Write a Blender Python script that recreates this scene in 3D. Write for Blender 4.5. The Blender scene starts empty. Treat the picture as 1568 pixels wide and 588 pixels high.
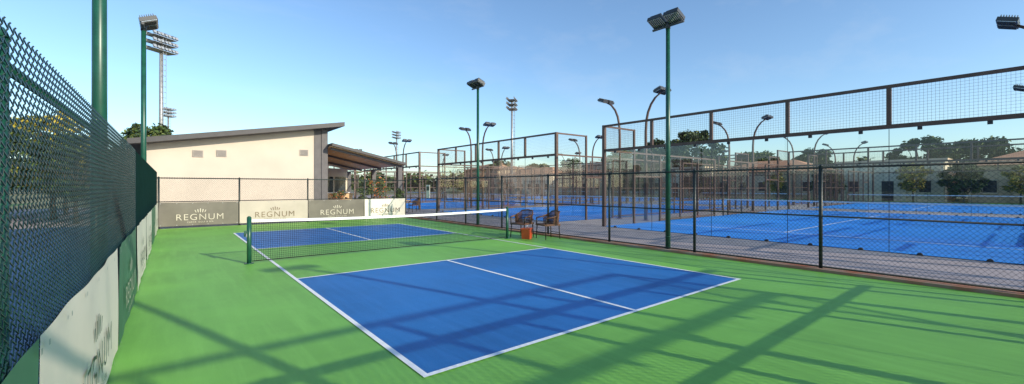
import bpy, math, random
from mathutils import Vector, Matrix
random.seed(7)
R=math.radians
scene=bpy.context.scene

# ------------------------------------------------------------------ materials
def mat(name,col,rough=0.6,metal=0.0,var=0.12,scale=3.0,bump=0.0,bscale=60.0,col2=None,spec=0.5,detail=6.0):
    m=bpy.data.materials.new(name); m.use_nodes=True
    nt=m.node_tree; b=nt.nodes['Principled BSDF']
    b.inputs['Roughness'].default_value=rough; b.inputs['Metallic'].default_value=metal
    b.inputs['Specular IOR Level'].default_value=spec
    tc=nt.nodes.new('ShaderNodeTexCoord')
    n=nt.nodes.new('ShaderNodeTexNoise'); n.inputs['Scale'].default_value=scale; n.inputs['Detail'].default_value=detail
    nt.links.new(tc.outputs['Object'],n.inputs['Vector'])
    r=nt.nodes.new('ShaderNodeValToRGB')
    c2=col2 if col2 else tuple(min(1,c*(1+var)) for c in col)
    c1=tuple(c*(1-var) for c in col) if not col2 else col
    r.color_ramp.elements[0].position=0.3; r.color_ramp.elements[1].position=0.7
    r.color_ramp.elements[0].color=(*c1,1); r.color_ramp.elements[1].color=(*c2,1)
    nt.links.new(n.outputs['Fac'],r.inputs['Fac']); nt.links.new(r.outputs['Color'],b.inputs['Base Color'])
    if bump>0:
        n2=nt.nodes.new('ShaderNodeTexNoise'); n2.inputs['Scale'].default_value=bscale; n2.inputs['Detail'].default_value=4
        nt.links.new(tc.outputs['Object'],n2.inputs['Vector'])
        bp=nt.nodes.new('ShaderNodeBump'); bp.inputs['Strength'].default_value=bump; bp.inputs['Distance'].default_value=0.01
        nt.links.new(n2.outputs['Fac'],bp.inputs['Height']); nt.links.new(bp.outputs['Normal'],b.inputs['Normal'])
    return m

def court_mat(name,col,dark=0.76,rough=0.5):
    """acrylic sports surface: fine grain, broad wear, faint squeegee streaks and scuffs"""
    m=bpy.data.materials.new(name); m.use_nodes=True
    nt=m.node_tree; b=nt.nodes['Principled BSDF']; b.inputs['Roughness'].default_value=rough
    b.inputs['Specular IOR Level'].default_value=0.35
    tc=nt.nodes.new('ShaderNodeTexCoord')
    def noise(sc,det,vec=None,rg=0.6):
        n=nt.nodes.new('ShaderNodeTexNoise'); n.inputs['Scale'].default_value=sc; n.inputs['Detail'].default_value=det
        n.inputs['Roughness'].default_value=rg
        nt.links.new(vec or tc.outputs['Object'],n.inputs['Vector']); return n
    mp=nt.nodes.new('ShaderNodeMapping'); mp.inputs['Scale'].default_value=(6,0.5,1)
    nt.links.new(tc.outputs['Object'],mp.inputs['Vector'])
    a=noise(0.45,5); s=noise(1.2,4,mp.outputs['Vector']); g=noise(140,2); sc=noise(9,6,None,.75)
    def mixc(f,c1,c2,fmin,fmax):
        mr=nt.nodes.new('ShaderNodeMapRange'); mr.inputs['From Min'].default_value=fmin; mr.inputs['From Max'].default_value=fmax
        nt.links.new(f,mr.inputs['Value'])
        mx=nt.nodes.new('ShaderNodeMix'); mx.data_type='RGBA'
        nt.links.new(mr.outputs['Result'],mx.inputs['Factor'])
        for i,c in ((6,c1),(7,c2)):
            if isinstance(c,tuple): mx.inputs[i].default_value=(*c,1)
            else: nt.links.new(c,mx.inputs[i])
        return mx.outputs[2]
    c=mixc(a.outputs['Fac'],tuple(x*dark for x in col),tuple(min(1,x*1.08) for x in col),0.3,0.62)
    light=tuple(min(1,x*1.12+0.015) for x in col)
    c2=mixc(s.outputs['Fac'],c,light,0.45,0.85)
    c3=mixc(sc.outputs['Fac'],c2,tuple(min(1,x*1.15+.03) for x in col),0.6,0.82)
    c4=mixc(g.outputs['Fac'],tuple(x*0.7 for x in col),c3,0.25,0.5)
    nt.links.new(c4,b.inputs['Base Color'])
    bp=nt.nodes.new('ShaderNodeBump'); bp.inputs['Strength'].default_value=0.25; bp.inputs['Distance'].default_value=0.004
    nt.links.new(g.outputs['Fac'],bp.inputs['Height']); nt.links.new(bp.outputs['Normal'],b.inputs['Normal'])
    return m

M={}
M['green']=court_mat('green_acrylic',(0.185,0.47,0.065))
M['blue']=court_mat('blue_acrylic',(0.014,0.155,0.45))
M['nblue']=court_mat('dark_blue_acrylic',(0.03,0.08,0.2))
M['padelblue']=court_mat('padel_turf_blue',(0.018,0.26,0.80),rough=0.8)
M['line']=mat('white_line_paint',(0.84,0.85,0.84),0.6,var=0.06,scale=12)
M['paving']=mat('grey_paving',(0.34,0.29,0.29),0.85,var=0.15,scale=1.5,bump=0.2)
M['ground']=mat('dry_grass_ground',(0.16,0.17,0.07),0.95,col2=(0.25,0.22,0.12),scale=0.15)
M['grass']=mat('grass_verge',(0.05,0.12,0.025),0.95,col2=(0.09,0.18,0.04),scale=1.2,bump=.5)
M['kerb']=mat('rusty_kerb',(0.42,0.13,0.05),0.9,col2=(0.36,0.27,0.2),scale=2.2)
M['fgreen']=mat('fence_green_coating',(0.010,0.075,0.045),0.35,var=.2,scale=8)
M['wgreen']=mat('wire_green_coating',(0.010,0.034,0.038),0.32,var=.2,scale=8)
M['fdark']=mat('fence_dark_coating',(0.012,0.022,0.02),0.45,var=.2,scale=8)
M['netblack']=mat('net_black_cord',(0.01,0.011,0.013),0.8)
M['tape']=mat('net_white_tape',(0.8,0.8,0.79),0.7,var=.05)
M['bronze']=mat('bronze_steel',(0.10,0.055,0.038),0.45,var=.2,scale=4)
M['mastgrey']=mat('galvanised_steel',(0.36,0.36,0.36),0.45,metal=.4,var=.12)
M['lampbody']=mat('lamp_body',(0.05,0.052,0.055),0.4,var=.2)
M['lampface']=mat('lamp_reflector',(0.75,0.76,0.74),0.15,metal=.6,var=.05)
M['wall']=mat('cream_render',(0.57,0.49,0.40),0.9,var=.06,scale=.8,bump=.1)
M['roof']=mat('dark_roof_metal',(0.05,0.046,0.048),0.55,var=.15)
M['greywall']=mat('grey_cladding',(0.12,0.11,0.11),0.7,var=.12)
M['wood']=mat('timber_soffit',(0.62,0.38,0.17),0.5,col2=(0.72,0.48,0.26),scale=4)
M['dark']=mat('dark_interior',(0.03,0.03,0.035),0.6)
M['vent']=mat('vent_grey',(0.36,0.32,0.28),0.6)
M['tan']=mat('tan_stone',(0.60,0.44,0.29),0.9,col2=(0.70,0.54,0.38),scale=.6)
M['tan2']=mat('pale_render',(0.78,0.66,0.50),0.9,var=.06,scale=.6)
M['tile']=mat('roof_tiles',(0.50,0.25,0.14),0.85,var=.2,scale=2)
M['window']=mat('window_dark_glass',(0.03,0.04,0.05),0.08,var=.1)
M['bwhite']=mat('banner_white_vinyl',(0.72,0.66,0.56),0.6,var=.06,scale=1.5)
M['bbeige']=mat('banner_beige_vinyl',(0.46,0.40,0.33),0.7,var=.1,scale=1.5)
M['bgreen']=mat('banner_green_vinyl',(0.05,0.16,0.09),0.55,var=.12,scale=1.5)
M['bdark']=mat('banner_taupe_vinyl',(0.145,0.13,0.105),0.7,var=.2,scale=1.5)
M['textdark']=mat('lettering_dark',(0.04,0.07,0.05),0.6)
M['textbrown']=mat('lettering_brown',(0.16,0.11,0.06),0.6)
M['textlight']=mat('lettering_light',(0.52,0.47,0.38),0.6)
M['rattan']=mat('rattan_brown',(0.14,0.062,0.03),0.6,var=.3,scale=60)
M['rdark']=mat('chair_frame_dark',(0.03,0.02,0.016),0.5,var=.3,scale=20)
M['red']=mat('red_plastic',(0.62,0.09,0.03),0.4)
M['terracotta']=mat('terracotta',(0.42,0.16,0.08),0.8)
M['teal']=mat('teal_glaze',(0.03,0.3,0.33),0.3)
M['bark']=mat('bark',(0.10,0.07,0.05),0.95,var=.3,scale=8)
M['navy']=mat('windscreen_navy',(0.02,0.04,0.09),0.8,var=.15,scale=2)
M['leafA']=mat('leaf_mid',(0.055,0.095,0.02),0.7,var=.35,scale=2)
M['leafB']=mat('leaf_light',(0.11,0.14,0.03),0.7,var=.3,scale=2)
M['leafY']=mat('leaf_yellow',(0.42,0.33,0.04),0.7,var=.3,scale=2)
M['leafD']=mat('leaf_dark',(0.025,0.048,0.018),0.7,var=.3,scale=2)
M['flower']=mat('orange_blossom',(0.6,0.16,0.04),0.6,var=.3)
g=bpy.data.materials.new('clear_glass'); g.use_nodes=True; nt=g.node_tree
for n in list(nt.nodes):
    if n.type!='OUTPUT_MATERIAL': nt.nodes.remove(n)
tr=nt.nodes.new('ShaderNodeBsdfTransparent'); tr.inputs[0].default_value=(0.92,0.96,0.95,1)
gl=nt.nodes.new('ShaderNodeBsdfGlossy'); gl.inputs['Roughness'].default_value=0.02
mx=nt.nodes.new('ShaderNodeMixShader')
lw=nt.nodes.new('ShaderNodeLayerWeight'); lw.inputs['Blend'].default_value=0.3
mr=nt.nodes.new('ShaderNodeMapRange'); mr.inputs['To Min'].default_value=0.06; mr.inputs['To Max'].default_value=0.5
nt.links.new(lw.outputs['Facing'],mr.inputs['Value']); nt.links.new(mr.outputs['Result'],mx.inputs['Fac'])
nt.links.new(tr.outputs[0],mx.inputs[1]); nt.links.new(gl.outputs[0],mx.inputs[2])
nt.links.new(mx.outputs[0],nt.nodes['Material Output'].inputs['Surface'])
M['glass']=g

# ------------------------------------------------------------------ mesh builder
class MB:
    def __init__(s): s.v=[];s.f=[];s.m=[];s.sm=[];s.mats=[]
    def mi(s,k):
        if k not in s.mats: s.mats.append(k)
        return s.mats.index(k)
    def face(s,idx,k,smooth=False): s.f.append(idx); s.m.append(s.mi(k)); s.sm.append(smooth)
    def quad(s,a,b,c,d,k):
        n=len(s.v); s.v+= [tuple(a),tuple(b),tuple(c),tuple(d)]; s.face((n,n+1,n+2,n+3),k)
    def box(s,x0,x1,y0,y1,z0,z1,k):
        n=len(s.v)
        s.v+=[(x0,y0,z0),(x1,y0,z0),(x1,y1,z0),(x0,y1,z0),(x0,y0,z1),(x1,y0,z1),(x1,y1,z1),(x0,y1,z1)]
        for q in ((0,3,2,1),(4,5,6,7),(0,1,5,4),(1,2,6,5),(2,3,7,6),(3,0,4,7)): s.face(tuple(n+i for i in q),k)
    def obox(s,c,size,rot,k):
        n=len(s.v); c=Vector(c)
        for z in (-.5,.5):
            for x,y in ((-.5,-.5),(.5,-.5),(.5,.5),(-.5,.5)):
                s.v.append(tuple(c+rot@Vector((x*size[0],y*size[1],z*size[2]))))
        for q in ((0,3,2,1),(4,5,6,7),(0,1,5,4),(1,2,6,5),(2,3,7,6),(3,0,4,7)): s.face(tuple(n+i for i in q),k)
    def prism(s,pts,y0,y1,k):
        n=len(s.v); L=len(pts)
        s.v+=[(p[0],y0,p[1]) for p in pts]+[(p[0],y1,p[1]) for p in pts]
        s.face(tuple(n+i for i in range(L)),k); s.face(tuple(n+L+i for i in reversed(range(L))),k)
        for i in range(L):
            j=(i+1)%L; s.face((n+i,n+L+i,n+L+j,n+j),k)
    def tube(s,pts,r,k,n=8,ref=None,cap=True):
        pts=[Vector(p) for p in pts]; L=len(pts)
        rr=r if isinstance(r,(list,tuple)) else [r]*L
        base=len(s.v)
        for i,p in enumerate(pts):
            t=(pts[min(i+1,L-1)]-pts[max(i-1,0)]).normalized()
            rf=Vector(ref) if ref else (Vector((1,0,0)) if abs(t.x)<.8 else Vector((0,1,0)))
            a=t.cross(rf).normalized(); b=a.cross(t)
            for j in range(n):
                an=2*math.pi*(j+.5)/n
                q=p+(a*math.cos(an)+b*math.sin(an))*rr[i]; s.v.append((q.x,q.y,q.z))
        for i in range(L-1):
            for j in range(n):
                j2=(j+1)%n
                s.face((base+i*n+j,base+i*n+j2,base+(i+1)*n+j2,base+(i+1)*n+j),k,n>=6)
        if cap and n>=4:
            s.face(tuple(base+j for j in reversed(range(n))),k); s.face(tuple(base+(L-1)*n+j for j in range(n)),k)
    def mesh(s,name):
        me=bpy.data.meshes.new(name); me.from_pydata(s.v,[],s.f)
        for k in s.mats: me.materials.append(M[k])
        me.polygons.foreach_set('material_index',s.m); me.polygons.foreach_set('use_smooth',s.sm); me.update()
        return me
    def build(s,name,loc=(0,0,0),rz=0,parent=None,scale=1):
        return place(name,s.mesh(name),loc,rz,parent,scale)
def place(name,me,loc=(0,0,0),rz=0,parent=None,scale=1):
    o=bpy.data.objects.new(name,me); scene.collection.objects.link(o); o.location=loc; o.rotation_euler=(0,0,rz); o.scale=(scale,)*3
    if parent: o.parent=parent
    return o

# ------------------------------------------------------------------ ground sheets
def sheet(name,x0,x1,y0,y1,z,k):
    b=MB(); b.quad((x0,y0,z),(x1,y0,z),(x1,y1,z),(x0,y1,z),k); return b.build(name)
SY=-0.75
sheet('ground',-2500,2500,-2500,2500,-0.02,'ground')
sheet('paved_path',9.62,60,-30,80,-0.012,'paving')
sheet('terrace_paving',-14,9.62,20.62,45,-0.012,'paving')
sheet('service_paving',-12,9.62,-30,SY-.05,-0.008,'paving')
sheet('pickleball_court_surface',-0.62,9.38,SY-.05,20.62,0.0,'green')
X0,X1=1.65,7.55; YB0,YK0,YN,YK1,YB1=3.20,7.95,10.16,12.37,17.12
b=MB()
b.quad((X0,YB0,.004),(X1,YB0,.004),(X1,YK0,.004),(X0,YK0,.004),'blue')
b.quad((X0,YK1,.004),(X1,YK1,.004),(X1,YB1,.004),(X0,YB1,.004),'blue')
b.build('blue_service_court')
b=MB(); z=.008; w=.055
def ln(x0,x1,y0,y1): b.quad((x0,y0,z),(x1,y0,z),(x1,y1,z),(x0,y1,z),'line')
ln(X0-w/2,X0+w/2,YB0-w/2,YB1+w/2); ln(X1-w/2,X1+w/2,YB0-w/2,YB1+w/2)
for y in (YB0,YK0,YK1,YB1): ln(X0+w/2,X1-w/2,y-w/2,y+w/2)
xm=(X0+X1)/2
ln(xm-w/2,xm+w/2,YB0+w/2,YK0-w/2); ln(xm-w/2,xm+w/2,YK1+w/2,YB1-w/2)
b.build('court_line_markings')
b=MB(); b.box(9.38,9.62,SY,20.62,-.02,.05,'kerb'); b.build('edge_kerb')
sheet('neighbour_court_surface',-10,-0.62,-0.7,24,-0.004,'nblue')
sheet('grass_verge',-40,-10,-20,60,-0.014,'grass')

# ------------------------------------------------------------------ fences
def lattice(b,L,z0,z1,p,r,k,fn,smin=0.0):
    H=z1-z0
    for sgn,off in ((1,r),(-1,-r)):
        s0=smin-H
        while s0<L:
            a,c=s0,s0+H; za,zc=z0,z1
            if a<smin: za=z0+(smin-a); a=smin
            if c>L: zc=z1-(c-L); c=L
            if c-a>.01:
                if sgn==1: P,Q=(a,za),(c,zc)
                else: P,Q=(a,z1-(za-z0)),(c,z1-(zc-z0))
                b.tube([fn(P[0],P[1],off),fn(Q[0],Q[1],off)],r,k,3,cap=False)
            s0+=p
def zigzag(b,s0,s1,z0,z1,w,r,k,fn):
    n=int((s1-s0)/w); J=int((z1-z0)/w)
    for i in range(n):
        pts=[]
        for j in range(J+1):
            far=(j+i)%2
            s=s0+i*w+(w+r*.6 if far else -r*.6); zz=z0+j*w
            pts.append(fn(s,zz-.003,r*.9)); pts.append(fn(s,zz+.003,-r*.9))
        b.tube(pts,r,k,4,ref=(1,0.01,0))
def chain_fence(name,p0,p1,h,posts,wk,pk,p=.075,r=.0022,zz=None,outer=.045,midrail=True,z0=.06,rail=None,rr=.022,pr=.032):
    p0=Vector((*p0,0)); p1=Vector((*p1,0)); d=(p1-p0); L=d.length; d.normalize(); nrm=Vector((-d.y,d.x,0))
    fn=lambda s,z,off: tuple(p0+d*s+nrm*off+Vector((0,0,z)))
    b=MB(); rail=rail or h-.04
    for s in posts:
        b.tube([fn(s,0,outer),fn(s,h-.02,outer)],pr,pk,10); b.tube([fn(s,h-.02,outer),fn(s,h+.015,outer)],[pr+.004,.02],pk,10)
        b.tube([fn(s,0,outer),fn(s,.02,outer)],.07,pk,8)
        for zt in (.3,.9,1.5): b.obox(fn(s,zt,outer*.5),(.02,.02,.02),Matrix.Identity(3),pk)
    b.tube([fn(0,rail,outer),fn(L,rail,outer)],rr,pk,8)
    if midrail: b.tube([fn(0,h*.52,outer),fn(L,h*.52,outer)],rr*.8,pk,6)
    b.tube([fn(0,.08,outer),fn(L,.08,outer)],.018,pk,6)
    if zz:
        zigzag(b,zz[0],zz[1],z0,h+.03,.031,.0027,wk,fn)
        lattice(b,L,z0,h,p,r,wk,fn,zz[1])
    else: lattice(b,L,z0,h,p,r,wk,fn)
    return b.build(name)
LX=-0.43
chain_fence('chain_link_fence',(LX,0.6),(LX,20.55),2.12,[1.66+2.47*i for i in range(8)],'wgreen','fgreen',p=.062,r=.0024,zz=(0.2,8.0),midrail=False,rail=2.02)
chain_fence('chain_link_fence',(LX,20.55),(9.5,20.55),1.95,[.05,2.6,5.2,7.75,9.88],'fdark','fdark')
chain_fence('chain_link_fence',(9.5,SY),(9.5,20.5),1.98,[.85+2.47*i for i in range(0,8)],'fdark','fdark',outer=-.03)
chain_fence('chain_link_fence',(LX,SY),(9.45,SY),1.98,[0.02,2.5,5,7.4,9.8],'fdark','fdark',p=.075,r=.0038,rr=.045,pr=.05)

# ------------------------------------------------------------------ banners
def crown(b,fn,s,z,k,sc):
    for i in range(-2,3):
        hh=.10*sc*(1-.18*abs(i)); x=s+i*.045*sc
        a=fn(x-.008*sc,z); c=fn(x+.008*sc,z); t=i*.012*sc
        b.quad(a,c,fn(x+.012*sc+t,z+hh),fn(x-.012*sc+t,z+hh),k)
def banner(s0,s1,z0,z1,bk,tk,wall):
    b=MB()
    W=s1-s0; mid=(s0+s1)/2; H=z1-z0; rnd=random.Random(int(s0*10)+5)
    ph=[rnd.uniform(0,6) for _ in range(4)]
    def wav(s,z):
        t=(s-s0)/W
        return .006*math.sin(t*9+ph[0])+.004*math.sin(t*23+z*4+ph[1])-.012
    if wall=='L':
        x=LX+.05; fn=lambda s,z:(x,s,z); gn=lambda s,z:(x-.004+wav(s,z),s,z); rot=(R(90),0,R(90)); c=(x+.001,mid)
    else:
        y=20.55-.05; fn=lambda s,z:(s,y,z); gn=lambda s,z:(s,y+.004-wav(s,z),z); rot=(R(90),0,0); c=(mid,y-.001)
    nx,nz=40,6; base=len(b.v)
    for i in range(nx+1):
        for j in range(nz+1): b.v.append(gn(s0+W*i/nx,z0+H*j/nz))
    for i in range(nx):
        for j in range(nz):
            q=base+i*(nz+1)+j; b.face((q,q+nz+1,q+nz+2,q+1),bk,True)
    crown(b,fn,mid,z0+H*.56,tk,1.5)
    n=int(W/.5)
    for i in range(n+1):
        s=s0+.05+(W-.1)*i/n
        for zz in (z0+.04,z1-.04):
            b.quad(fn(s-.012,zz-.012),fn(s+.012,zz-.012),fn(s+.012,zz+.012),fn(s-.012,zz+.012),'mastgrey')
    o=b.build('advertising_banner')
    for nm,txt,sz,zf in (('lettering','REGNUM',.34,.24),('small_lettering','CARYA  GOLF & SPA',.08,.12)):
        cu=bpy.data.curves.new(nm,'FONT'); cu.body=txt; cu.align_x='CENTER'; cu.size=sz; cu.space_character=1.16; cu.offset=-.003 if sz>.2 else 0
        cu.materials.append(M[tk]); t=bpy.data.objects.new(nm,cu); scene.collection.objects.link(t)
        t.location=(c[0],c[1],z0+H*zf) ; t.rotation_euler=rot; t.parent=o
lb=[(-.6,2.40,'bgreen','textlight'),(2.43,5.47,'bwhite','textdark'),(5.5,8.25,'bgreen','textlight'),(8.28,11.2,'bwhite','textdark'),
    (11.23,14.2,'bwhite','textdark'),(14.23,17.2,'bgreen','textlight'),(17.23,20.3,'bwhite','textdark')]
for s0,s1,a,c in lb: banner(s0,s1,.04,1.0,a,c,'L')
for s0,s1,a,c in ((-.38,2.13,'bdark','textlight'),(2.17,4.75,'bbeige','textbrown'),(4.79,7.27,'bdark','textlight'),(7.31,9.4,'bwhite','textbrown')):
    banner(s0,s1,.08,.98,a,c,'B')

# ------------------------------------------------------------------ net
b=MB(); xa,xb=1.24,7.98
for x in (xa,xb):
    b.tube([(x,YN,0),(x,YN,.95)],.042,'fgreen',12); b.tube([(x,YN,.95),(x,YN,.975)],[.042,.02],'fgreen',12)
    b.tube([(x,YN,0),(x,YN,.015)],.09,'fgreen',12)
b.obox((xa-.06,YN,.62),(.06,.05,.12),Matrix.Identity(3),'fgreen'); b.tube([(xa-.06,YN-.03,.62),(xa-.06,YN-.12,.62),(xa-.06,YN-.12,.55)],.008,'mastgrey',6)
def ztop(x):
    t=(x-xa)/(xb-xa); return .91-.05*4*t*(1-t)
N=int((xb-xa-.1)/.042)
xs=[xa+.05+(xb-xa-.1)*i/N for i in range(N+1)]
for x in xs: b.tube([(x,YN,.05),(x,YN,ztop(x)-.03)],.0028,'netblack',3,cap=False)
for j in range(21):
    f=j/20
    pts=[(x,YN,.05+(ztop(x)-.08)*f) for x in xs[::16]+[xs[-1]]]
    b.tube(pts,.0028 if 0<j else .012,'netblack',3,cap=False)
S=24
for i in range(S):
    x0=xa+.045+(xb-xa-.09)*i/S; x1=xa+.045+(xb-xa-.09)*(i+1)/S
    for sg in (-1,1):
        y=YN+sg*.008
        b.quad((x0,y,ztop(x0)-.055),(x1,y,ztop(x1)-.055),(x1,y,ztop(x1)),(x0,y,ztop(x0)),'tape')
    b.quad((x0,YN-.008,ztop(x0)),(x1,YN-.008,ztop(x1)),(x1,YN+.008,ztop(x1)),(x0,YN+.008,ztop(x0)),'tape')
b.build('pickleball_net')

# ------------------------------------------------------------------ lamps
def flood(b,c,rz,tilt,sx=.46,sy=.36,th=.09):
    rot=Matrix.Rotation(rz,3,'Z')@Matrix.Rotation(tilt,3,'Y')
    c=Vector(c)
    b.obox(c,(sy,sx,th),rot,'lampbody')
    b.obox(c+rot@Vector((0,0,-th*.5-.006)),(sy*.88,sx*.9,.012),rot,'lampface')
    for i in range(-3,4): b.obox(c+rot@Vector((i*sy/8,0,th*.5+.03)),(.012,sx*.8,.06),rot,'lampbody')
    for i in range(-3,4): b.obox(c+rot@Vector((0,i*sx/8,-th*.5-.02)),(sy*.86,.008,.02),rot,'lampbody')
def tallpole(loc,face):
    b=MB(); H=5.55
    b.tube([(0,0,0),(0,0,H)],[.062,.05],'fgreen',14); b.tube([(0,0,0),(0,0,.02)],.14,'fgreen',12)
    b.tube([(0,0,.35),(0,0,.37)],.066,'fgreen',12)
    b.tube([(0,-.42,H+.02),(0,.42,H+.02)],.03,'lampbody',8)
    b.tube([(0,0,H-.05),(0,0,H+.12)],.06,'lampbody',10)
    for y in (-.22,.22):
        flood(b,(.1,y,H+.17),0,-.4,.38,.36)
        b.tube([(0,y,H+.02),(.08,y,H+.14)],.02,'lampbody',6)
    b.build('floodlight_pole',loc,face)
tallpole((9.58,5.75,-.01),math.pi); tallpole((9.58,14.1,-.01),math.pi)
tallpole((-.55,5.75,0),0); tallpole((-.55,14.1,0),0)
tallpole((9.58,-2.6,-.01),math.pi); tallpole((-.55,-2.6,0),0)

def curved_me():
    b=MB()
    pts=[(0,0,0),(0,0,2.2),(0,0,4.2),(.03,0,4.7),(.12,0,5.1),(.28,0,5.45),(.5,0,5.72),(.75,0,5.88)]
    b.tube(pts,[.085,.075,.065,.06,.057,.052,.048,.044],'bronze',10)
    b.tube([(0,0,0),(0,0,.02)],.16,'bronze',10)
    b.tube([(.75,-.4,5.9),(.75,.4,5.9)],.03,'bronze',8)
    for y in (-.24,.24): flood(b,(.86,y,5.98),0,-.35,.40,.40,.1)
    return b.mesh('curved_floodlight_pole')
CUR=curved_me()

# ------------------------------------------------------------------ padel cages
def cage_mesh(glass=True,p=.065):
    b=MB(); L,W=20.,10.8; k='bronze'
    def grid(fn,s0,s1,z0,z1,r=.0024):
        n=int((s1-s0)/p)
        for i in range(1,n): 
            s=s0+(s1-s0)*i/n; b.tube([fn(s,z0),fn(s,z1)],r,k,3,cap=False)
        n=int((z1-z0)/p)
        for i in range(1,n):
            z=z0+(z1-z0)*i/n; b.tube([fn(s0,z),fn(s1,z)],r,k,3,cap=False)
    def rail(P,Q,r=.035):
        P=Vector(P);Q=Vector(Q); d=Q-P; c=(P+Q)/2
        if abs(d.x)>abs(d.y): b.obox(c,(abs(d.x),2*r*.7,2*r),Matrix.Identity(3),k)
        else: b.obox(c,(2*r*.7,abs(d.y),2*r),Matrix.Identity(3),k)
    for ex in (0,L):
        fn=lambda s,z:(ex,s,z)
        for y in (0,W): b.box(ex-.06,ex+.06,y-.06,y+.06,0,4.04,k)
        rail((ex,.06,4.0),(ex,W-.06,4.0),.04); rail((ex,.06,3.03),(ex,W-.06,3.03),.05)
        n=5
        for i in range(1,n):
            y=W*i/n; b.box(ex-.045,ex+.045,y-.045,y+.045,3.081,3.959,k)
            b.box(ex-.006,ex+.006,y-.006,y+.006,0,2.97,'window')
        grid(fn,.06,W-.06,3.07,3.96)
        if glass: b.quad((ex,.06,.02),(ex,W-.06,.02),(ex,W-.06,2.975),(ex,.06,2.975),'glass')
        for i in range(0,10):
            y=.54+i*1.08
            b.tube([(ex-.03,y,.0),(ex+.03,y,.0)],.055,'dark',10)
            b.obox((ex,y,2.94),(.05,.08,.07),Matrix.Identity(3),'dark')
    for ey in (0,W):
        fn=lambda s,z:(s,ey,z)
        for s0,sgn in ((0,1),(L,-1)):
            a,c=sorted((s0+sgn*.06,s0+sgn*2.0)); rail((a,ey,4.0),(c,ey,4.0)); rail((a,ey,3.03),(c,ey,3.03)); grid(fn,a,c,3.07,3.96)
            x=s0+sgn*2.0; b.box(x-.04,x+.04,ey-.04,ey+.04,0,4.04,k)
            x2=s0+sgn*4.0; b.box(x2-.04,x2+.04,ey-.04,ey+.04,0,3.06,k)
            a2,c2=sorted((s0+sgn*2.04,s0+sgn*3.96)); rail((a2,ey,3.03),(c2,ey,3.03)); rail((a2,ey,2.03),(c2,ey,2.03)); grid(fn,a2,c2,2.07,2.99)
            if glass:
                b.quad((a,ey,.02),(c,ey,.02),(c,ey,2.995),(a,ey,2.995),'glass')
                b.quad((a2,ey,.02),(c2,ey,.02),(c2,ey,2.0),(a2,ey,2.0),'glass')
        for s0,s1 in ((4.04,9.2),(10.8,15.96)):
            rail((s0,ey,3.03),(s1,ey,3.03)); rail((s0,ey,.08),(s1,ey,.08)); rail((s0,ey,1.5),(s1,ey,1.5),.02); grid(fn,s0,s1,.1,2.99)
            for x in (s0+1.7,s0+3.4): b.box(x-.03,x+.03,ey-.03,ey+.03,0,3.0,k)
        for x in (9.2,10.8): b.box(x-.04,x+.04,ey-.04,ey+.04,0,3.06,k)
    b.quad((0,0,.004),(L,0,.004),(L,W,.004),(0,W,.004),'padelblue')
    def l2(x0,x1,y0,y1): b.quad((x0,y0,.008),(x1,y0,.008),(x1,y1,.008),(x0,y1,.008),'line')
    l2(3.0,3.06,.1,W-.1); l2(16.94,17,.1,W-.1); l2(3.06,9.97,W/2-.03,W/2+.03); l2(10.03,16.94,W/2-.03,W/2+.03)
    for y in (.1,W-.1): b.tube([(10,y,0),(10,y,1.0)],.04,k,8)
    for i in range(105): b.tube([(10,.1+i*.1,.02),(10,.1+i*.1,.86)],.002,'netblack',3,cap=False)
    for i in range(9): b.tube([(10,.1,.05+i*.1),(10,W-.1,.05+i*.1)],.002,'netblack',3,cap=False)
    b.box(9.99,10.01,.1,W-.1,.86,.92,'tape')
    return b.mesh('padel_court_cage')
CG=cage_mesh(True); CN=cage_mesh(False,.09)
ys=(-13.4,.1,13.6,27.1,40.6)
for i,y in enumerate(ys):
    place('padel_court_cage',CG if i in(1,2) else CN,(13.5,y,0))
for i,y in enumerate(ys[1:]):
    place('padel_court_cage',CN,(37.5,y,0))
for x0 in (13.5,37.5):
    for y in ys[1:]:
        for dx in (4,16):
            place('curved_floodlight_pole',CUR,(x0+dx,y-.45,0),R(90))
            place('curved_floodlight_pole',CUR,(x0+dx,y+10.8+.75,0),R(-90))
# another court and its lamps behind the photographer
place('padel_court_cage',CN,(-1.6,-4.68,0),R(-90))
place('curved_floodlight_pole',CUR,(6.25,-4.2,0),R(-90)); place('curved_floodlight_pole',CUR,(3.4,-4.2,0),R(-90))
# ------------------------------------------------------------------ stadium masts
def mast(loc,H,s=1.0):
    b=MB()
    b.tube([(0,0,0),(0,0,H)],[.38*s,.2*s],'mastgrey',10)
    for i in range(int(H/.8)):
        z=.8*i+1; b.tube([(.34*s,-.22,z),(.62*s,-.22,z),(.62*s,.22,z),(.34*s,.22,z)],.03,'mastgrey',4)
    for y in (-.22,.22): b.tube([(.62*s,y,.5),(.62*s,y,H)],.03,'mastgrey',4)
    for lev in range(3):
        z=H-.2-1.0*s*lev
        b.box(-.9*s,.9*s,-1.7*s,1.7*s,z-.06,z,'mastgrey')
        for i in range(7):
            y=(-1.6+i*.53)*s
            for x in (-.85*s,.85*s):
                b.obox((x,y,z+.3*s),(.22*s,.42*s,.42*s),Matrix.Rotation(.4 if x<0 else -.4,3,'Y'),'lampbody' if i%2 else 'mastgrey')
                b.obox((x*1.18,y,z+.27*s),(.03*s,.36*s,.36*s),Matrix.Rotation(.4 if x<0 else -.4,3,'Y'),'lampface')
    b.build('stadium_light_mast',loc,R(-50))
mast((-1.2,80.5,0),23.6); mast((-.8,161,0),24.5); mast((54.5,67.8,0),19.5,.9); mast((57.5,132,0),19.5,.9)

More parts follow.
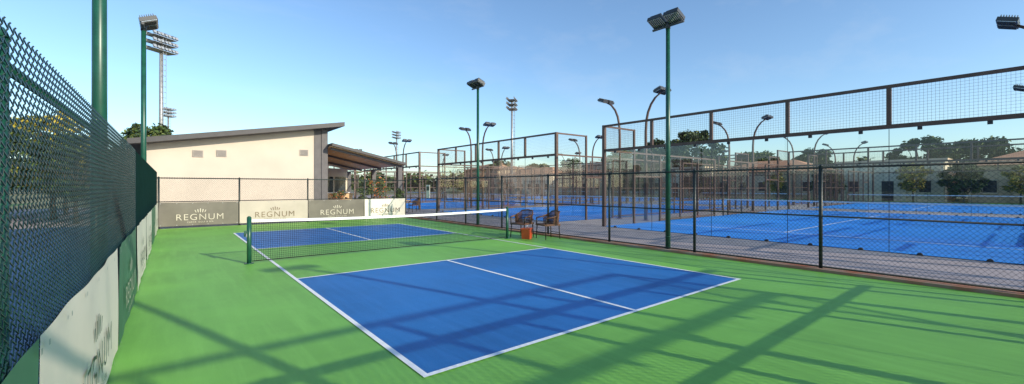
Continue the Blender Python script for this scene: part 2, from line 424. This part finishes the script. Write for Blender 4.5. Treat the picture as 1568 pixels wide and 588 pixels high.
# ------------------------------------------------------------------ clubhouse
E=bpy.data.objects.new('clubhouse',None); scene.collection.objects.link(E)
b=MB()
b.prism([(-1.15,0),(7.0,0),(7.0,5.1),(-1.15,3.68)],27,38,'wall'); b.build('walls',parent=E)
b=MB(); b.prism([(-1.6,3.55),(8.1,5.22),(8.1,5.47),(-1.6,3.80)],26.1,38.6,'roof'); b.build('roof',parent=E)
b=MB(); b.box(7.0,7.35,26.9,38,0,5.08,'greywall'); b.box(6.6,7.003,26.96,26.998,0,5.03,'greywall'); b.build('grey_end_pier',parent=E)
b=MB()
for x in (1.05,2.05,6.05):
    z=3.05+.1*x*.6
    b.box(x-.22,x+.22,26.94,26.997,z,z+.34,'vent')
    for j in range(5): b.box(x-.19,x+.19,26.925,26.94,z+.04+j*.06,z+.065+j*.06,'greywall')
b.build('wall_vent_grilles',parent=E)
b=MB()
b.prism([(7.36,4.0),(12.0,3.0),(12.0,3.16),(7.36,4.16)],26,37,'roof'); b.prism([(7.37,3.95),(11.95,2.962),(11.95,2.997),(7.37,3.997)],26.15,37,'wood')
for y in (26.4,30,34): b.prism([(7.4,3.80),(11.9,2.83),(11.9,2.95),(7.4,3.92)],y,y+.14,'greywall')
for i in range(4):
    for y in (28,32): 
        x=8+i; zz=3.93-(x-7.37)*.2157; b.box(x-.06,x+.06,y-.06,y+.06,zz-.03,zz-.005,'tape')
b.build('canopy_roof',parent=E)
b=MB()
for x,y in ((11.7,26.4),(11.7,31),(11.7,36.6)): b.box(x-.14,x+.14,y-.14,y+.14,0,2.85,'greywall')
b.build('canopy_columns',parent=E)
b=MB(); b.box(7.36,11.5,36.4,36.6,0,3.1,'tan2')
for i in range(4): b.box(7.5+i,8.35+i,36.35,36.39,.1,2.4,'window')
b.box(8,11,33.5,34.2,0,1.1,'wood'); b.box(7.9,11.1,33.4,34.3,1.1,1.16,'tape')
b.box(7.36,7.42,28,36,0.02,3.6,'wood'); b.build('bar_and_glazing',parent=E)

# terrace furniture & plants
def leafmass(b,centers,n,size,ks,seed=0):
    rnd=random.Random(seed)
    for (c,rad) in centers:
        for _ in range(n):
            while True:
                u=Vector((rnd.uniform(-1,1),rnd.uniform(-1,1),rnd.uniform(-1,1)))
                if u.length<1: break
            u=u*(0.55+.45*rnd.random())
            p=Vector(c)+Vector((u.x*rad,u.y*rad,u.z*rad*.75))
            a=Vector((rnd.gauss(0,1),rnd.gauss(0,1),rnd.gauss(0,.6))).normalized()
            d=a.cross(Vector((rnd.gauss(0,1),rnd.gauss(0,1),rnd.gauss(0,1)))).normalized()
            s=size*rnd.uniform(.6,1.3)
            b.quad(p-a*s,p-d*s*.5,p+a*s,p+d*s*.5,rnd.choice(ks))
def tree_mesh(H,W,ks,seed,n=70,size=.13,clumps=38,trunk=.35):
    rnd=random.Random(seed); b=MB(); th=H*trunk
    b.tube([(0,0,0),(.04,.02,th*.5),(.0,.05,th),(.05,0,H*.75)],[.05*H*.55,.04*H*.5,.03*H*.5,.008*H],'bark',8)
    cs=[]
    for i in range(clumps):
        a=rnd.uniform(0,6.28); zf=rnd.random(); rr=W*.5*math.sqrt(max(.05,1-(zf*2-1)**2*.85))*rnd.uniform(.45,1.05)
        c=(math.cos(a)*rr,math.sin(a)*rr,th*.8+(H-th*.8)*(zf*.9+.05)); rad=W*rnd.uniform(.1,.18)
        cs.append((c,rad))
        if i%3==0: b.tube([(0,.03,th*rnd.uniform(.7,1.1)),(c[0]*.5,c[1]*.5,(th+c[2])*.5),c],[.012*H,.008*H,.003*H],'bark',5)
    leafmass(b,cs,n,size,ks,seed+1)
    return b.mesh('tree')
T1=tree_mesh(5.,4.2,['leafA','leafB','leafD','leafD'],1,130,.12,44)
T2=tree_mesh(5.,3.6,['leafY','leafB','leafY','leafA'],2,120,.12,42)
T3=tree_mesh(9.,7.5,['leafA','leafD','leafD','leafB'],3,200,.25,64,.2)
T4=tree_mesh(8.,8.5,['leafB','leafA','leafD'],4,200,.25,66,.2)
for x,y,s,t in ((-4.4,29.5,1.0,T2),(-7.5,33,1.0,T1),(-6,24.5,.85,T1),(-9.5,28,1.1,T2),(-4.6,34,.9,T1),(-8.8,20,.8,T1),(-9.0,13,.75,T1),(-3.2,26,.75,T1)):
    place('broadleaf_tree',t,(x,y,0),x,scale=s)
for i,(x,y,s,t) in enumerate([(68,36,1.2,T3),(66,41,1.05,T3),(67,49,1.05,T4),(74,29,.9,T4),(76,21,.8,T3),(74,9,.85,T3),(75,5,.9,T4),
      (77,-3,.85,T3),(75,-12,.95,T4),(61,42,.6,T3),(68,64,.85,T3),(66,72,.85,T4),(64,84,.9,T3),(8,52,.72,T4),(-2,60,.9,T3),(16,64,.55,T3),(59.7,4.5,.42,T3),(59.8,31,.5,T4),(59.7,15.5,.42,T4)]):
    place('broadleaf_tree',t,(x,y,0),i*1.7,scale=s)
place('autumn_tree',T2,(60.3,8.2,0),0,scale=.8); place('autumn_tree',T2,(60.2,21,0),1,scale=.65); place('autumn_tree',T2,(60.4,1.0,0),2,scale=.7)
b=MB(); rnd=random.Random(5); cs=[]
for i in range(260):
    t=i/260; x=-60+t*220; y=150-t*60+rnd.uniform(-6,6)
    if x>110: x=110+rnd.uniform(-6,6); y=120-(t-.77)*700
    hh=rnd.uniform(3,8); cs.append(((x,y,hh*.5),hh*.6))
leafmass(b,cs,60,.9,['leafA','leafD','leafB'],9); b.build('distant_trees')
b=MB(); cs=[]
for i in range(150):
    y=-35+i*.95; hh=3.6+1.7*math.sin(i*.37)+rnd.uniform(-.8,1.6); 
    for j in range(3): cs.append(((82+rnd.uniform(-3,3),y+rnd.uniform(-.8,.8),hh*(.35+.3*j)),1.7-.3*j))
leafmass(b,cs,44,.38,['leafA','leafD','leafD','leafB'],29); b.build('tree_belt')
b=MB(); cs=[((-10.8+rnd.uniform(-.3,.3),-6+i*.8,rnd.uniform(.5,1.6)),.8) for i in range(60)]
leafmass(b,cs,60,.13,['leafA','leafD'],19); b.build('clipped_hedge',(-1.5,0,0))
b=MB()
for i in range(15): b.tube([(-10.5,-6+3*i,0),(-10.5,-6+3*i,2.6)],.035,'fgreen',8)
b.box(-10.46,-10.44,-6,36,.1,2.5,'navy'); b.build('windscreen_fence')

def planter(loc,H,W,ks,seed,pot='terracotta'):
    b=MB(); b.tube([(0,0,0),(0,0,.02),(0,0,.42),(0,0,.46)],[.17,.18,.26,.28],pot,16)
    rn=random.Random(seed); cs=[]
    for i in range(12):
        a=rn.uniform(0,6.28); r=rn.uniform(0,W*.4); z=.6+rn.random()*(H-.7); c=(math.cos(a)*r,math.sin(a)*r,z)
        cs.append((c,W*.22)); b.tube([(0,0,.4),(c[0]*.4,c[1]*.4,z*.7),c],[.02,.014,.006],'bark',5)
    leafmass(b,cs,55,.06,ks,seed); b.build('potted_shrub',loc)
planter((9.0,23,0),2.1,1.5,['leafA','leafB','flower','leafB'],3); planter((8.2,23.4,0),1.6,1.2,['leafA','leafB','leafD'],4)
planter((6.9,23.6,0),1.4,.9,['leafA','leafB','flower'],5,'teal'); planter((10.6,24,0),1.5,1.0,['leafA','leafD','leafB'],6)
def table(loc):
    b=MB(); b.tube([(0,0,.72),(0,0,.75)],.42,'wood',20); b.tube([(0,0,0),(0,0,.72)],.035,'lampbody',8); b.tube([(0,0,0),(0,0,.03)],.25,'lampbody',16); b.build('round_table',loc)

# ------------------------------------------------------------------ chairs
def chair_me():
    b=MB()
    I=Matrix.Identity(3)
    for x,y in ((-.24,-.24),(.24,-.24),(-.22,.24),(.22,.24)): b.tube([(x*1.08,y*1.08,0),(x,y,.42)],[.014,.018],'rdark',8)
    b.obox((0,0,.42),(.52,.52,.05),I,'rattan'); b.tube([(-.26,-.26,.42),(.26,-.26,.42)],.028,'rattan',8)
    path=[(-.27,-.24),(-.29,0),(-.28,.16),(-.2,.27),(0,.31),(.2,.27),(.28,.16),(.29,0),(.27,-.24)]
    zt=[.62,.65,.70,.80,.83,.80,.70,.65,.62]
    b.tube([(p[0],p[1],z) for p,z in zip(path,zt)],.022,'rattan',8)
    b.tube([(-.27,-.24,.62),(-.25,-.25,.42)],.018,'rdark',8); b.tube([(.27,-.24,.62),(.25,-.25,.42)],.018,'rdark',8)
    for i in range(len(path)-1):
        for s in range(6):
            t=(s+.5)/6; x=path[i][0]*(1-t)+path[i+1][0]*t; y=path[i][1]*(1-t)+path[i+1][1]*t; z=zt[i]*(1-t)+zt[i+1]*t
            if 1<=i<=6: b.tube([(x*.92,y*.9,.44),(x,y,z)],.009,'rattan',4)
    for lv in (.5,.58,.66):
        b.tube([(p[0]*.96,p[1]*.95,min(lv,z)) for p,z in zip(path[1:-1],zt[1:-1])],.011,'rattan',6)
    for z in (.18,): 
        b.tube([(-.25,-.25,z),(.25,-.25,z)],.01,'rdark',6); b.tube([(-.24,.25,z),(.24,.25,z)],.01,'rdark',6)
    return b.mesh('rattan_armchair')
CH=chair_me()
place('rattan_armchair',CH,(8.62,10.2,0),R(-75),scale=1.02); place('rattan_armchair',CH,(8.98,9.4,0),R(-100),scale=1.02)
for i,l in enumerate(((8.5,26.0,0),(10.3,26.6,0),(9.2,29.5,0),(10.6,30.6,0),(11.2,24.6,0))):
    table(l); place('rattan_armchair',CH,(l[0]-.75,l[1],0),R(90),scale=1.02); place('rattan_armchair',CH,(l[0]+.75,l[1]+.1,0),R(-90),scale=1.02)
b=MB()
b.prism([(-.13,0),(.13,0),(.17,.30),(-.17,.30)],-.12,.12,'red'); b.box(-.19,.19,-.14,.14,.30,.325,'red'); b.tube([(-.12,0,.325),(-.08,0,.39),(.08,0,.39),(.12,0,.325)],.01,'tape',6)
b.build('red_ball_bin',(8.42,9.75,0),R(30))
b=MB(); b.box(9.43,9.45,17.9,18.25,1.05,1.67,'bwhite'); b.box(9.425,9.43,17.95,18.2,1.4,1.6,'textdark'); b.build('court_notice_sign')

# ------------------------------------------------------------------ far buildings
def longbldg(name,x,y0,y1,h,k,roof='flat'):
    b=MB(); b.box(x,x+9,y0,y1,0,h,k)
    if roof=='flat': b.box(x-.25,x+9.2,y0-.2,y1+.2,h,h+.25,'tan2' if k=='tan' else 'tan')
    n=max(2,int((y1-y0)/2.6))
    for fl in range(2 if h>5 else 1):
        zb=fl*2.8
        for i in range(n):
            y=y0+(y1-y0)*(i+.5)/n
            if i%3==1 and fl==0: b.box(x-.05,x-.004,y-.5,y+.5,0,2.2,'dark')
            else:
                b.box(x-.06,x-.004,y-.45,y+.45,zb+1.0,zb+2.2,'window'); b.box(x-.12,x-.004,y-.55,y+.55,zb+.9,zb+.998,'tan2')
                b.box(x-.1,x-.004,y-.55,y+.55,zb+2.202,zb+2.3,'tan2')
    for i in range(n+1):
        y=y0+.2+(y1-y0-.4)*i/n; b.box(x-.3,x-.13,y-.1,y+.1,0,h-.01,k)
    if roof=='hip':
        n=len(b.v); z=h+.005
        b.v+=[(x-.6,y0-.6,z),(x+9.6,y0-.6,z),(x+9.6,y1+.6,z),(x-.6,y1+.6,z),(x+4.5,y0+4,z+1.7),(x+4.5,y1-4,z+1.7)]
        for q in ((0,1,4),(1,2,5,4),(2,3,5),(3,0,4,5),(0,3,2,1)): b.face(tuple(n+i for i in q),'tile')
    b.build(name)
longbldg('stone_pavilion',62,-24,-9,4.2,'tan2','flat'); longbldg('stone_pavilion',63,-7.5,4.5,3.7,'tan','hip'); longbldg('stone_pavilion',62,6,15,4.3,'tan2','flat')
longbldg('stone_pavilion',62.5,17,30,3.6,'tan','hip'); longbldg('stone_pavilion',62.5,31.5,41,4.4,'tan2','flat')
longbldg('apartment_block',64,43,58,5.9,'tan','flat'); longbldg('stone_pavilion',60,62,78,4.2,'tan2','hip'); longbldg('apartment_block',60,80,94,5.8,'tan','hip')
sheet('far_tennis_court_surface',58.2,61.5,-25,40,0.0,'green')

# ------------------------------------------------------------------ light
az=math.atan2(.30,-.95); el=R(22)
sd=Vector((math.cos(el)*math.sin(az),math.cos(el)*math.cos(az),math.sin(el)))
su=bpy.data.lights.new('sun','SUN'); su.energy=5.0; su.angle=R(.5); su.color=(1,.91,.74)
so=bpy.data.objects.new('sun',su); scene.collection.objects.link(so); so.rotation_euler=sd.to_track_quat('Z','Y').to_euler(); so.location=(20,-20,20)
wd=bpy.data.worlds.new('World'); scene.world=wd; wd.use_nodes=True; nt=wd.node_tree
bg=nt.nodes['Background']; sk=nt.nodes.new('ShaderNodeTexSky'); sk.sky_type='NISHITA'; sk.sun_disc=False
sk.sun_elevation=el; sk.sun_rotation=az; sk.air_density=1.0; sk.dust_density=.8; sk.ozone_density=1.6
mul=nt.nodes.new('ShaderNodeMix'); mul.data_type='RGBA'; mul.blend_type='MULTIPLY'; mul.inputs['Factor'].default_value=1; mul.clamp_result=False
mul.inputs[7].default_value=(1.22,1.44,1.62,1)
nt.links.new(sk.outputs[0],mul.inputs[6])
tc=nt.nodes.new('ShaderNodeTexCoord'); mp=nt.nodes.new('ShaderNodeMapping'); mp.inputs['Scale'].default_value=(1.2,4,7); mp.inputs['Rotation'].default_value=(.3,.5,.7)
nz=nt.nodes.new('ShaderNodeTexNoise'); nz.inputs['Scale'].default_value=1.6; nz.inputs['Detail'].default_value=7; nz.inputs['Roughness'].default_value=.6
mr=nt.nodes.new('ShaderNodeMapRange'); mr.inputs['From Min'].default_value=.52; mr.inputs['From Max'].default_value=.85; mr.inputs['To Max'].default_value=.16
ad=nt.nodes.new('ShaderNodeMix'); ad.data_type='RGBA'; ad.inputs[7].default_value=(6.5,6.6,6.7,1)
nt.links.new(tc.outputs['Generated'],mp.inputs['Vector']); nt.links.new(mp.outputs[0],nz.inputs['Vector']); nt.links.new(nz.outputs['Fac'],mr.inputs['Value'])
nt.links.new(mr.outputs['Result'],ad.inputs['Factor']); nt.links.new(mul.outputs[2],ad.inputs[6])
nt.links.new(ad.outputs[2],bg.inputs[0]); bg.inputs[1].default_value=.14

cam=bpy.data.cameras.new('camera'); co=bpy.data.objects.new('camera',cam); scene.collection.objects.link(co)
cam.sensor_width=36; cam.lens=14.88; cam.shift_y=-.0051; cam.clip_start=.05; cam.clip_end=6000
co.location=(0,0,1.58); co.rotation_euler=(R(90),0,R(-38.8)); scene.camera=co
scene.view_settings.view_transform='Standard'; scene.view_settings.look='None'; scene.view_settings.exposure=0
